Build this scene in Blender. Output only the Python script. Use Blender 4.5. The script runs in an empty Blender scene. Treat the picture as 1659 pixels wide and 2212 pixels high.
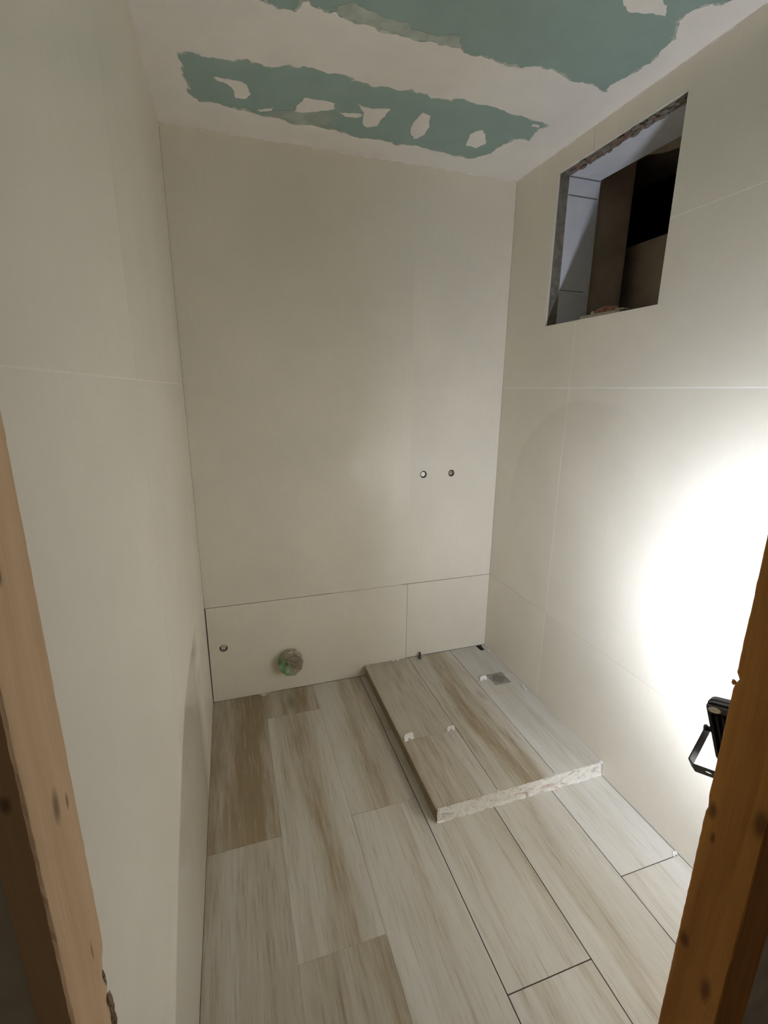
import bpy, bmesh, math, random
from mathutils import Vector, Matrix

S = bpy.context.scene
COL = S.collection
random.seed(7)

# ------------------------------------------------------------------ camera, light, exposure
cam_d = bpy.data.cameras.new('camera')
cam_d.sensor_fit = 'HORIZONTAL'
cam_d.sensor_width = 36.0
cam_d.lens = 36.0 * 1014.08 / 1659.0
cam_d.clip_start = 0.02
cam = bpy.data.objects.new('camera', cam_d)
COL.objects.link(cam)
cam.location = (0.16721, -2.14191, 1.48411)
cam.rotation_euler = (1.31711, -0.00939, -0.31396)
S.camera = cam

WORLD_RGB = (1.0, 0.80, 0.60)
WORLD_STRENGTH = 0.085
LAMP_STRENGTH = 318.0
EXPOSURE = 0.0

w = bpy.data.worlds.new('world')
S.world = w
w.use_nodes = True
w.node_tree.nodes['Background'].inputs[0].default_value = (*WORLD_RGB, 1)
w.node_tree.nodes['Background'].inputs[1].default_value = WORLD_STRENGTH
S.view_settings.view_transform = 'Standard'
S.view_settings.look = 'None'
S.view_settings.gamma = 1.0
S.view_settings.exposure = EXPOSURE
S.view_settings.use_curve_mapping = False
S.cycles.max_bounces = 14
S.cycles.diffuse_bounces = 8
S.cycles.glossy_bounces = 6

# ------------------------------------------------------------------ room dimensions (metres)
W = 1.4904      # left wall at x = 0, right wall at x = W
H = 2.4125      # ceiling
TT = 0.010      # wall tile thickness
FY = -1.722     # room side of the door frame
FYN = -1.806    # corridor side of the door frame
WY0, WY1, WZ0, WZ1 = -0.877, -0.302, 1.757, 2.330   # opening in the right wall
PX0, PY1, PZ = 0.770, -0.930, 0.0622                # shower platform


# ------------------------------------------------------------------ material helpers
class NT:
    def __init__(self, name):
        self.m = bpy.data.materials.new(name)
        self.m.use_nodes = True
        self.t = self.m.node_tree
        self.b = self.t.nodes['Principled BSDF']

    def n(self, typ, **kw):
        x = self.t.nodes.new(typ)
        for k, v in kw.items():
            setattr(x, k, v)
        return x

    def set(self, node, idx, v):
        s = node.inputs[idx]
        if isinstance(v, bpy.types.NodeSocket):
            self.t.links.new(v, s)
        else:
            s.default_value = v

    def coord(self, scale=(1, 1, 1), rnd=False):
        tc = self.n('ShaderNodeTexCoord')
        src = tc.outputs['Object']
        if rnd:
            oi = self.n('ShaderNodeObjectInfo')
            mul = self.n('ShaderNodeVectorMath', operation='MULTIPLY')
            self.set(mul, 0, oi.outputs['Random'])
            self.set(mul, 1, (37.0, 71.0, 13.0))
            add = self.n('ShaderNodeVectorMath', operation='ADD')
            self.set(add, 0, src)
            self.set(add, 1, mul.outputs[0])
            src = add.outputs[0]
        mp = self.n('ShaderNodeMapping')
        self.set(mp, 0, src)
        mp.inputs['Scale'].default_value = scale
        return mp.outputs[0]

    def noise(self, vec, scale, detail=4, rough=0.55, dist=0.0):
        x = self.n('ShaderNodeTexNoise')
        self.set(x, 'Vector', vec)
        x.inputs['Scale'].default_value = scale
        x.inputs['Detail'].default_value = detail
        x.inputs['Roughness'].default_value = rough
        x.inputs['Distortion'].default_value = dist
        return x.outputs['Fac']

    def ramp(self, fac, stops):
        x = self.n('ShaderNodeValToRGB')
        cr = x.color_ramp
        while len(cr.elements) < len(stops):
            cr.elements.new(0.5)
        for e, (p, c) in zip(cr.elements, stops):
            e.position = p
            e.color = (*c, 1) if len(c) == 3 else c
        self.set(x, 0, fac)
        return x.outputs[0]

    def rng(self, fac, a, b, c=0.0, d=1.0):
        x = self.n('ShaderNodeMapRange')
        self.set(x, 0, fac)
        for i, v in zip((1, 2, 3, 4), (a, b, c, d)):
            self.set(x, i, v)
        return x.outputs[0]

    def math(self, op, a, b=0.0):
        x = self.n('ShaderNodeMath', operation=op)
        self.set(x, 0, a)
        self.set(x, 1, b)
        return x.outputs[0]

    def mix(self, fac, a, b, blend='MIX'):
        x = self.n('ShaderNodeMix', data_type='RGBA', blend_type=blend)
        self.set(x, 0, fac)
        for i, v in ((6, a), (7, b)):
            self.set(x, i, v if isinstance(v, bpy.types.NodeSocket) else (*v, 1))
        return x.outputs[2]

    def bump(self, h, strength=0.2, dist=0.01):
        x = self.n('ShaderNodeBump')
        x.inputs['Strength'].default_value = strength
        x.inputs['Distance'].default_value = dist
        self.set(x, 'Height', h)
        self.t.links.new(x.outputs[0], self.b.inputs['Normal'])

    def out(self, col=None, rough=None, metal=None, spec=None):
        for k, v in (('Base Color', col), ('Roughness', rough), ('Metallic', metal), ('Specular IOR Level', spec)):
            if v is None:
                continue
            if k == 'Base Color' and not isinstance(v, bpy.types.NodeSocket):
                v = (*v, 1)
            self.set(self.b, k, v)
        return self.m


def simple(name, col, rough=0.6, metal=0.0, var=0.0, scale=30, bump=0.0, spec=None):
    q = NT(name)
    c = q.coord(rnd=True)
    f = q.noise(c, scale, 5)
    if var:
        lo = tuple(v * (1 - var) for v in col)
        hi = tuple(min(1, v * (1 + var)) for v in col)
        colr = q.ramp(f, [(0.3, lo), (0.7, hi)])
    else:
        colr = col
    if bump:
        q.bump(f, bump, 0.004)
    return q.out(colr, rough, metal, spec)


def tile_mat(name, base, wipe_or_shade=None):
    """large satin porcelain wall tile, faint cloudy stone print; low = building dust wiped off, arc = shade painted into the colour"""
    q = NT(name)
    c = q.coord(rnd=True)
    big = q.noise(c, 2.2, 5, 0.6)
    fine = q.noise(c, 60, 3, 0.6)
    weave = q.noise(q.coord((140, 140, 9), rnd=True), 1.0, 2)
    a = q.mix(q.rng(big, 0.35, 0.65), tuple(v * 0.95 for v in base), tuple(min(1, v * 1.04) for v in base))
    a = q.mix(q.rng(fine, 0.3, 0.7, 0, 0.25), a, tuple(v * 0.93 for v in base))
    a = q.mix(q.rng(weave, 0.4, 0.7, 0, 0.18), a, tuple(v * 0.92 for v in base))
    q.bump(fine, 0.03, 0.001)
    q.b.inputs['Coat Weight'].default_value = 0.30
    q.b.inputs['Coat Roughness'].default_value = 0.12
    if wipe_or_shade:
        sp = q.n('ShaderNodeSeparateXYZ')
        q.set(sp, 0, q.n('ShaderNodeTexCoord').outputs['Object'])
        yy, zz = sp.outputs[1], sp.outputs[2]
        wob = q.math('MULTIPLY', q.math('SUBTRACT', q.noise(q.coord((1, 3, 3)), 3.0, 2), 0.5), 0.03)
    if wipe_or_shade == 'low':      # clean, glossier skirt along the foot of the left wall
        t = q.math('MAXIMUM', q.math('SUBTRACT', q.math('MULTIPLY', yy, -1.0), 0.85), 0.0)
        zb = q.math('SUBTRACT', 0.655, q.math('MULTIPLY', q.math('POWER', t, 1.5), 0.6))
        m = q.rng(q.math('ADD', q.math('SUBTRACT', zb, zz), wob), -0.012, 0.012)
        m = q.math('MULTIPLY', m, q.rng(yy, -0.62, -0.45, 1.0, 0.0))
        q.set(q.b, 'Coat Weight', q.rng(m, 0, 1, 0.30, 1.0))
        q.set(q.b, 'Coat Roughness', q.rng(m, 0, 1, 0.14, 0.06))
        a = q.mix(q.math('MULTIPLY', m, 0.06), a, (0.4, 0.37, 0.31))
    if wipe_or_shade == 'arc':      # faint arc of shade painted into the right wall's tile colour
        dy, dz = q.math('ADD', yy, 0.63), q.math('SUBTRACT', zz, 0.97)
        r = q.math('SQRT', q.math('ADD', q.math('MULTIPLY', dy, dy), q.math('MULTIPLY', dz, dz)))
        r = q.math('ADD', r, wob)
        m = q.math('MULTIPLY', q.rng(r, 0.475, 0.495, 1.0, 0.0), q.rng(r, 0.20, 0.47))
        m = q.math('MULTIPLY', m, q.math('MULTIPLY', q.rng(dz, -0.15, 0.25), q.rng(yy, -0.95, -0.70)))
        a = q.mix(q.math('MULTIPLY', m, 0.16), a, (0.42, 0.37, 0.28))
    return q.out(a, 0.55, spec=0.4)


def plank_mat():
    """wood-look porcelain plank; object colour: R = brownness, G = brightness"""
    q = NT('wood_look_porcelain')
    oi = q.n('ShaderNodeObjectInfo')
    sep = q.n('ShaderNodeSeparateColor')
    q.set(sep, 0, oi.outputs['Color'])
    br, lum = sep.outputs[0], sep.outputs[1]
    cb = sep.outputs[2]
    warp = q.noise(q.coord((5.0, 1.1, 5.0), rnd=True), 1.0, 3, 0.5)
    c1 = q.coord((9.0, 0.62, 9.0), rnd=True)
    sh = q.n('ShaderNodeVectorMath', operation='ADD')
    wv = q.n('ShaderNodeCombineXYZ')
    q.set(wv, 0, q.math('MULTIPLY', warp, 1.5))
    q.set(wv, 1, q.math('MULTIPLY', warp, 0.5))
    q.set(sh, 0, c1)
    q.set(sh, 1, wv.outputs[0])
    streak = q.noise(sh.outputs[0], 1.0, 3, 0.5, 0.3)            # soft broad bands
    mid = q.noise(q.coord((26, 2.4, 26), rnd=True), 1.0, 5, 0.62, 0.5)
    fine = q.noise(q.coord((150, 7.5, 150), rnd=True), 1.0, 4, 0.65, 0.2)   # short dashes of grain
    # brown heart running down the middle of the plank (object colour B)
    ob = q.n('ShaderNodeSeparateXYZ')
    q.set(ob, 0, q.n('ShaderNodeTexCoord').outputs['Object'])
    off = q.math('SUBTRACT', q.math('MULTIPLY', q.math('SUBTRACT', warp, 0.5), 0.16), q.math('MULTIPLY', q.math('SUBTRACT', oi.outputs['Random'], 0.5), 0.08))
    heart = q.rng(q.math('ABSOLUTE', q.math('ADD', ob.outputs[0], off)), 0.012, 0.065, 1.0, 0.0)
    mask = q.math('ADD', br, q.math('MULTIPLY', q.math('SUBTRACT', q.rng(streak, 0.34, 0.66), 0.5), 0.42))
    mask = q.math('ADD', mask, q.math('MULTIPLY', q.math('SUBTRACT', mid, 0.5), 0.75))
    mask = q.math('ADD', mask, q.math('MULTIPLY', q.math('SUBTRACT', heart, 0.3), cb))
    mask = q.math('MINIMUM', q.math('MAXIMUM', mask, 0.0), 1.0)
    col = q.ramp(mask, [(0.0, (0.62, 0.60, 0.55)), (0.35, (0.55, 0.515, 0.445)), (0.65, (0.43, 0.375, 0.29)), (1.0, (0.275, 0.205, 0.115))])
    g = q.rng(fine, 0.52, 0.70, 0.0, 0.65)
    col = q.mix(q.math('MULTIPLY', g, q.rng(mask, 0.15, 0.75, 0.35, 1.0)), col, (0.22, 0.165, 0.10))
    lt = q.rng(fine, 0.30, 0.44, 0.38, 0.0)
    col = q.mix(lt, col, (0.62, 0.585, 0.52))
    # sparse knots
    kv = q.n('ShaderNodeTexVoronoi', feature='F1')
    q.set(kv, 'Vector', q.coord((5.5, 2.0, 5.5), rnd=True))
    kv.inputs['Scale'].default_value = 1.0
    kn = q.rng(q.math('ADD', kv.outputs['Distance'], q.math('MULTIPLY', q.math('SUBTRACT', mid, 0.5), 0.2)), 0.02, 0.15, 0.7, 0.0)
    pick = q.math('GREATER_THAN', q.noise(kv.outputs['Position'], 9.0, 0), 0.48)
    col = q.mix(q.math('MULTIPLY', kn, pick), col, (0.17, 0.125, 0.08))
    lm = q.n('ShaderNodeCombineColor')
    for i in range(3):
        q.set(lm, i, lum)
    col = q.mix(1.0, col, lm.outputs[0], 'MULTIPLY')
    q.bump(fine, 0.12, 0.0015)
    return q.out(col, q.rng(fine, 0.3, 0.7, 0.38, 0.52), spec=0.45)


def pine_mat(name, light, dark, knots, rough=0.75):
    q = NT(name)
    tc = q.n('ShaderNodeTexCoord').outputs['Object']
    c = q.coord((22, 22, 1.1))
    warp = q.noise(q.coord((3, 3, 1.2)), 1.5, 2)
    sh = q.n('ShaderNodeVectorMath', operation='ADD')
    cx = q.n('ShaderNodeCombineXYZ')
    q.set(cx, 0, q.math('MULTIPLY', warp, 2.5))
    q.set(cx, 1, q.math('MULTIPLY', warp, 2.5))
    q.set(sh, 0, c)
    q.set(sh, 1, cx.outputs[0])
    g = q.noise(sh.outputs[0], 1.0, 6, 0.6, 0.4)
    f = q.noise(q.coord((260, 260, 5)), 1.0, 4, 0.7)
    col = q.ramp(g, [(0.32, dark), (0.5, tuple((a + b) / 2 for a, b in zip(light, dark))), (0.66, light)])
    col = q.mix(q.rng(f, 0.52, 0.75, 0, 0.3), col, tuple(v * 0.55 for v in dark))
    for (k, r, el) in knots:
        d = q.n('ShaderNodeVectorMath', operation='SUBTRACT')
        q.set(d, 0, tc)
        q.set(d, 1, k)
        m = q.n('ShaderNodeVectorMath', operation='MULTIPLY')
        q.set(m, 0, d.outputs[0])
        q.set(m, 1, (1.0 / r, 1.0 / r, 1.0 / (r * el)))
        ln = q.n('ShaderNodeVectorMath', operation='LENGTH')
        q.set(ln, 0, m.outputs[0])
        fac = q.rng(q.math('ADD', ln.outputs['Value'], q.math('MULTIPLY', f, 0.35)), 0.60, 1.40, 0.75, 0.0)
        col = q.mix(fac, col, tuple(v * 0.25 for v in dark))
    q.bump(q.math('ADD', f, g), 0.35, 0.002)
    return q.out(col, rough, spec=0.25)


def plaster_front_mat():
    q = NT('rough_step_plaster')
    a = q.noise(q.coord((16, 16, 42)), 1.0, 5, 0.65, 0.6)
    b = q.noise(q.coord((7, 7, 20)), 1.3, 5, 0.65, 0.8)
    d = q.noise(q.coord(), 60, 4, 0.6)
    col = q.ramp(d, [(0.3, (0.70, 0.67, 0.60)), (0.62, (0.84, 0.82, 0.76))])
    col = q.mix(q.rng(a, 0.55, 0.62, 0, 0.6), col, (0.36, 0.335, 0.285))
    col = q.mix(q.rng(b, 0.57, 0.65, 0, 0.6), col, (0.50, 0.27, 0.22))
    q.bump(a, 0.35, 0.004)
    return q.out(col, 0.9, spec=0.2)


M = {}
TB = (0.792, 0.746, 0.645)
M['wall_tile'] = tile_mat('beige_wall_tile', TB)
M['wall_tile_low'] = tile_mat('beige_wall_tile_wiped', TB, 'low')
M['wall_tile_arc'] = tile_mat('beige_wall_tile_shade_arc', TB, 'arc')
M['plank'] = plank_mat()
M['substrate'] = simple('tile_adhesive', (0.10, 0.088, 0.07), 0.95, var=0.2)
M['grout'] = simple('white_grout', (0.93, 0.91, 0.87), 0.85, var=0.04, scale=60)
M['joint_dark'] = simple('dark_adhesive', (0.045, 0.038, 0.03), 0.95, var=0.2)
M['grout_beige'] = simple('beige_grout', (0.80, 0.76, 0.67), 0.85, var=0.05, scale=60)
M['green'] = simple('green_plasterboard', (0.305, 0.415, 0.385), 0.85, var=0.05, scale=12, bump=0.02)
M['compound'] = simple('joint_compound', (0.88, 0.85, 0.815), 0.9, var=0.03, scale=9, bump=0.04)
M['skim'] = simple('thin_joint_compound', (0.44, 0.50, 0.45), 0.9, var=0.22, scale=18, bump=0.03)
M['skim_dark'] = simple('very_thin_joint_compound', (0.37, 0.43, 0.385), 0.9, var=0.2, scale=14)
M['skim_edge'] = simple('smeared_joint_compound', (0.48, 0.53, 0.475), 0.9, var=0.3, scale=45)
M['masonry'] = simple('white_painted_masonry', (0.70, 0.715, 0.76), 0.9, var=0.05, scale=14, bump=0.15)
M['raw_mortar'] = simple('raw_mortar', (0.20, 0.18, 0.145), 0.95, var=0.3, scale=40, bump=0.5)
M['shaft'] = simple('shaft_render', (0.46, 0.375, 0.285), 0.95, var=0.15, scale=8, bump=0.2)
M['void_black'] = simple('void_shade_black', (0.016, 0.012, 0.010), 0.95, var=0.3)  # near-black colour stands in for the shade of the deep void
M['plaster_wall'] = simple('corridor_plaster', (0.46, 0.42, 0.35), 0.95, var=0.2, scale=15, bump=0.3)
M['white_plastic'] = simple('white_plastic', (0.80, 0.79, 0.76), 0.45, var=0.04)
M['black_metal'] = simple('black_powder_coat', (0.020, 0.017, 0.018), 0.5, 0.0, var=0.1, scale=200)
M['bracket'] = simple('dark_bracket_steel', (0.060, 0.055, 0.056), 0.45, 0.35)
M['bolt'] = simple('zinc_bolt', (0.55, 0.54, 0.50), 0.38, 1.0)
M['badge'] = simple('pale_metal_plate', (0.62, 0.60, 0.50), 0.5, 0.2)
M['steel'] = simple('brushed_stainless', (0.46, 0.46, 0.44), 0.38, 0.9, var=0.08, scale=120)
M['dark_hole'] = simple('drain_void', (0.012, 0.012, 0.011), 0.8)
M['brass'] = simple('worn_brass', (0.42, 0.33, 0.22), 0.45, 0.7, var=0.2, scale=90)
M['gap_shade_brass'] = simple('gap_shade_brass', (0.10, 0.08, 0.055), 0.6, 0.4, var=0.2, scale=90)
M['chrome'] = simple('dull_chrome', (0.66, 0.65, 0.60), 0.45, 0.55, var=0.1, scale=90)
M['copper'] = simple('brown_fitting', (0.40, 0.29, 0.23), 0.5, 0.3, var=0.15, scale=90)
M['brick'] = simple('broken_brick', (0.36, 0.17, 0.12), 0.95, var=0.35, scale=60, bump=0.6)
M['offcut'] = simple('pale_tile_offcut', (0.60, 0.55, 0.49), 0.7, var=0.1)
M['riser_edge'] = simple('trim_edge', (0.50, 0.43, 0.33), 0.6, var=0.1)
M['step_front'] = plaster_front_mat()
M['dark_wood'] = simple('dark_timber', (0.14, 0.085, 0.045), 0.85, var=0.3, scale=25, bump=0.3)
M['bark'] = simple('torn_bark', (0.20, 0.135, 0.085), 0.9, var=0.65, scale=110, bump=0.5)
M['pvc'] = simple('grey_pvc', (0.40, 0.38, 0.34), 0.5)


def bag_mat():
    q = NT('green_plastic_wrap')
    a = q.noise(q.coord(), 18, 4, 0.6, 1.0)
    b = q.noise(q.coord((40, 40, 16)), 1.0, 4, 0.6, 1.6)
    geo = q.n('ShaderNodeSeparateXYZ')
    q.set(geo, 0, q.n('ShaderNodeTexCoord').outputs['Object'])
    side = q.math('ADD', q.math('MULTIPLY', geo.outputs[0], -14.0), q.math('MULTIPLY', geo.outputs[2], -4.0))
    side = q.rng(q.math('ADD', side, q.math('MULTIPLY', a, 1.6)), 0.75, 1.35)
    col = q.mix(side, (0.37, 0.315, 0.245), (0.10, 0.235, 0.06))
    col = q.mix(q.rng(b, 0.58, 0.66, 0, 0.5), col, (0.62, 0.60, 0.50))
    col = q.mix(q.rng(b, 0.42, 0.33, 0, 0.7), col, (0.12, 0.10, 0.07))  # shade of the creases painted dark into the wrap
    q.bump(b, 0.6, 0.006)
    return q.out(col, 0.32, spec=0.5)


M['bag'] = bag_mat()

lq = NT('led_panel')
lq.b.inputs['Base Color'].default_value = (0.9, 0.9, 0.85, 1)
lq.b.inputs['Emission Color'].default_value = (0.925, 1.0, 1.15, 1)
lq.b.inputs['Emission Strength'].default_value = LAMP_STRENGTH
M['led'] = lq.m


# ------------------------------------------------------------------ geometry helpers
def link(name, me, mat, parent=None):
    o = bpy.data.objects.new(name, me)
    COL.objects.link(o)
    if mat is not None:
        me.materials.clear()
        me.materials.append(mat)
    if parent is not None:
        o.parent = parent
    return o


def empty(name, loc=(0, 0, 0), parent=None):
    o = bpy.data.objects.new(name, None)
    o.empty_display_size = 0.05
    COL.objects.link(o)
    o.location = loc
    if parent is not None:
        o.parent = parent
    return o


def tag(o, label=None, cat=None, group=None, kind=None):
    for k, v in (('label', label), ('category', cat), ('group', group), ('kind', kind)):
        if v:
            o[k] = v
    return o


def bm_obj(name, bm, mat, parent=None, smooth=False, origin=None):
    if origin is not None:
        bmesh.ops.translate(bm, verts=bm.verts, vec=-Vector(origin))
    bmesh.ops.recalc_face_normals(bm, faces=bm.faces)
    me = bpy.data.meshes.new(name)
    bm.to_mesh(me)
    bm.free()
    if smooth:
        for f in me.polygons:
            f.use_smooth = True
    o = link(name, me, mat, parent)
    if origin is not None:
        o.location = origin
    return o


def box(bm, a, b, bevel=0.0, mat=None):
    """axis box from corner a to corner b, optional bevel, optional 4x4"""
    r = bmesh.ops.create_cube(bm, size=1.0)
    vs = r['verts']
    for v in vs:
        v.co = Vector([(a[i] + b[i]) / 2 + v.co[i] * (b[i] - a[i]) for i in range(3)])
    if bevel:
        es = list({e for v in vs for e in v.link_edges})
        rr = bmesh.ops.bevel(bm, geom=es, offset=bevel, segments=2, affect='EDGES', profile=0.6)
        vs = list({v for f in rr['faces'] for v in f.verts} | {v for v in vs if v.is_valid})
    if mat is not None:
        bmesh.ops.transform(bm, matrix=mat, verts=vs)
    return vs


def box_obj(name, a, b, mat, parent=None, bevel=0.0, center=True):
    bm = bmesh.new()
    box(bm, a, b, bevel)
    org = [(a[i] + b[i]) / 2 for i in range(3)] if center else None
    return bm_obj(name, bm, mat, parent, origin=org)


def poly_mesh(outlines, depth, mapf, name='shape'):
    """filled 2D outline(s), holes by even-odd rule, extruded by depth; mapf(u, v, w) -> xyz with w in [0, depth]"""
    cu = bpy.data.curves.new(name, 'CURVE')
    cu.dimensions = '2D'
    cu.fill_mode = 'BOTH'
    cu.extrude = depth / 2
    for ol in outlines:
        sp = cu.splines.new('POLY')
        sp.points.add(len(ol) - 1)
        for p, (u, v) in zip(sp.points, ol):
            p.co = (u, v, 0, 1)
        sp.use_cyclic_u = True
    o = bpy.data.objects.new(name, cu)
    COL.objects.link(o)
    dg = bpy.context.evaluated_depsgraph_get()
    dg.update()
    me = bpy.data.meshes.new_from_object(o.evaluated_get(dg))
    bpy.data.objects.remove(o)
    bpy.data.curves.remove(cu)
    bm = bmesh.new()
    bm.from_mesh(me)
    bpy.data.meshes.remove(me)
    bmesh.ops.remove_doubles(bm, verts=bm.verts, dist=1e-6)
    for f in bm.faces:
        f.smooth = False
    for v in bm.verts:
        v.co = Vector(mapf(v.co.x, v.co.y, v.co.z + depth / 2))
    return bm


def poly_obj(name, outlines, depth, mapf, mat, parent=None, origin=None):
    return bm_obj(name, poly_mesh(outlines, depth, mapf, name), mat, parent, origin=origin)


def rough(ol, amp, levels=3, rnd=None, closed=True, decay=0.55):
    rnd = rnd or random
    pts = [Vector(p) for p in ol]
    for _ in range(levels):
        out = []
        n = len(pts)
        for i in range(n if closed else n - 1):
            a, b = pts[i], pts[(i + 1) % n]
            d = b - a
            m = (a + b) / 2 + Vector((-d.y, d.x)).normalized() * rnd.uniform(-amp, amp) * min(1.0, d.length / 0.03)
            out += [a, m]
        if not closed:
            out.append(pts[-1])
        pts = out
        amp *= decay
    return [(p.x, p.y) for p in pts]


def circle(cx, cy, r, n=28):
    return [(cx + r * math.cos(2 * math.pi * i / n), cy + r * math.sin(2 * math.pi * i / n)) for i in range(n)]


def cyl(bm, p0, p1, r0, r1=None, n=20, caps=True):
    r1 = r0 if r1 is None else r1
    p0, p1 = Vector(p0), Vector(p1)
    d = (p1 - p0)
    rot = d.to_track_quat('Z', 'Y').to_matrix().to_4x4()
    mt = Matrix.Translation((p0 + p1) / 2) @ rot
    return bmesh.ops.create_cone(bm, cap_ends=caps, segments=n, radius1=r0, radius2=r1, depth=d.length, matrix=mt)['verts']


def tube(bm, axis_p0, axis_p1, ro, ri, n=28):
    """hollow ring between two points"""
    p0, p1 = Vector(axis_p0), Vector(axis_p1)
    q = (p1 - p0).to_track_quat('Z', 'Y')
    rings = []
    for p, r in ((p0, ri), (p0, ro), (p1, ro), (p1, ri)):
        rings.append([bm.verts.new(p + q @ Vector((r * math.cos(2 * math.pi * i / n), r * math.sin(2 * math.pi * i / n), 0))) for i in range(n)])
    for k in range(4):
        a, b = rings[k], rings[(k + 1) % 4]
        for i in range(n):
            bm.faces.new((a[i], a[(i + 1) % n], b[(i + 1) % n], b[i]))


BX = lambda u, v, w: (u, w, v)                 # back wall: u = x, v = z, thickness goes to +y
LX = lambda u, v, w: (-w, u, v)                # left wall: u = y, v = z, thickness to -x
RX = lambda u, v, w: (W + w, u, v)             # right wall: u = y, v = z, thickness to +x
FZ = lambda u, v, w: (u, v, -w)                # floor: thickness downwards


def rect(u0, v0, u1, v1):
    return [(u0, v0), (u1, v0), (u1, v1), (u0, v1)]


G = 0.0013   # half joint

# ================================================================== STRUCTURE
# ------------------------------------------------------------------ floor
floor = box_obj('floor', (-0.05, -3.2, -0.08), (W + 0.06, 0.05, -0.0105), M['substrate'], center=False)
tag(floor, kind='structure')


def plank(name, x0, x1, y0, y1, z, brown, bright, parent, outline=None, th=0.0095, heart=0.12):
    cx, cy = (x0 + x1) / 2, (y0 + y1) / 2
    if outline is None:
        bm = bmesh.new()
        box(bm, (x0, y1, z - th), (x1, y0, z), 0.0009)
    else:
        bm = poly_mesh([outline], th, lambda u, v, w: (u, v, z - w))
    o = bm_obj(name, bm, M['plank'], parent, origin=(cx, cy, z - th / 2))
    o.color = (brown, bright, heart, 1)
    return o


# rows: (x0, x1, [(y0, y1, brown, brightness)])
ROWS = [
    (0.0004, 0.2420, [(-0.0015, -0.8190, 0.86, 0.98, 0.15), (-0.8198, -1.822, 0.56, 0.94, 0.10)]),
    (0.2428, 0.4890, [(-0.0015, -0.1980, 0.72, 0.94, 0.10), (-0.1988, -1.2130, 0.44, 0.98, 0.45), (-1.2138, -2.215, 0.62, 0.92, 0.10)]),
    (0.4902, 0.7390, [(-0.0015, -0.8140, 0.46, 0.97, 0.12), (-0.8150, -1.816, 0.40, 1.00, 0.10)]),
    (0.7418, 0.9985, [(-0.0015, -0.4360, 0.45, 1.0, 0.1), (-0.4380, -1.4370, 0.36, 1.02, 0.08), (-1.4398, -2.44, 0.30, 1.04, 0.0)]),
    (1.0012, 1.2490, [(-0.0015, -0.8000, 0.45, 1.0, 0.1), (-0.8020, -1.8020, 0.42, 1.04, 0.30)]),
    (1.2515, 1.4898, [(-0.0015, -0.2840, 0.3, 1.04, 0.1), (-0.2860, -1.2830, 0.16, 1.04, 0.0), (-1.2856, -2.285, 0.16, 1.04, 0.0)]),
]
for x0, x1, cuts in ROWS:
    for y0, y1, b_, l_, h_ in cuts:
        plank('plank', x0, x1, y0, y1, 0.0, b_, l_, floor, heart=h_)
# partly filled joints (grey grout wiped into the narrow seams)
for (a, b) in (((0.2420, -1.9, -0.009), (0.2428, -0.002, -0.0009)), ((0.4890, -1.9, -0.009), (0.4902, -0.002, -0.0014)),
               ((0.0, -0.8198, -0.009), (0.242, -0.8190, -0.0012)), ((0.4902, -0.8150, -0.009), (0.739, -0.8140, -0.0014)),
               ((0.2428, -0.1988, -0.009), (0.489, -0.1980, -0.0010)), ((0.2428, -1.2138, -0.009), (0.489, -1.2130, -0.0010))):
    box_obj('grout_line', a, b, M['riser_edge'], floor)

for (a, b) in (((0.7390, -2.1, -0.009), (0.7418, -0.002, -0.0016)), ((0.9985, -2.1, -0.009), (1.0012, -0.002, -0.0016)), ((1.2490, -2.1, -0.009), (1.2515, -0.002, -0.0016)),
               ((0.7418, -1.4398, -0.009), (0.9985, -1.4370, -0.0016)), ((1.2515, -1.2856, -0.009), (1.4898, -1.2830, -0.0016))):
    box_obj('open_joint', a, b, M['joint_dark'], floor)

# ------------------------------------------------------------------ back wall
wall_back = box_obj('wall_back', (-0.25, 0.034, -0.08), (W + 0.25, 0.15, H + 0.2), M['substrate'], center=False)
tag(wall_back, kind='structure')
bed = poly_obj('mortar_bed', [rect(0.0, -0.01, W, H + 0.02), circle(1.0746, 1.0787, 0.0180), circle(1.2275, 1.0789, 0.0175),
                              circle(0.0689, 0.2828, 0.0205), circle(0.379, 0.166, 0.060)], 0.023,
               lambda u, v, w: (u, TT + 0.0004 + w, v), M['raw_mortar'], wall_back)
SX = 1.0030   # vertical seam
poly_obj('tile', [rect(0.0042, 0.0012, SX - 0.0013, 0.4978), circle(0.0689, 0.2828, 0.0190), circle(0.379, 0.166, 0.0585, 40)], TT, BX, M['wall_tile'], wall_back)
poly_obj('tile', [rect(SX + 0.0006, 0.0640, W - 0.0006, 0.4978)], TT, BX, M['wall_tile'], wall_back)
poly_obj('tile', [rect(0.0006, 0.5004, SX - 0.0003, 1.4996)], TT, BX, M['wall_tile'], wall_back)
poly_obj('tile', [rect(SX + 0.0003, 0.5004, W - 0.0006, 1.4996), circle(1.0746, 1.0787, 0.0180), circle(1.2275, 1.0789, 0.0175)], TT, BX, M['wall_tile'], wall_back)
poly_obj('tile', [rect(0.0006, 1.5002, SX - 0.0003, H - 0.001)], TT, BX, M['wall_tile'], wall_back)
poly_obj('tile', [rect(SX + 0.0003, 1.5002, W - 0.0006, H - 0.001)], TT, BX, M['wall_tile'], wall_back)
box_obj('grout_line', (0.001, 0.0001, 1.4996), (W - 0.001, 0.006, 1.5002), M['wall_tile'], wall_back)
box_obj('open_joint', (SX - 0.0013, 0.0014, 0.064), (SX + 0.0006, 0.0090, 0.4978), M['joint_dark'], wall_back)
box_obj('open_joint', (0.0008, 0.0014, 0.02), (0.0042, 0.0090, 0.4978), M['joint_dark'], wall_back)
box_obj('open_joint', (0.97, 0.0012, 0.4978), (W - 0.001, 0.0090, 0.5004), M['joint_dark'], wall_back)
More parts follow.
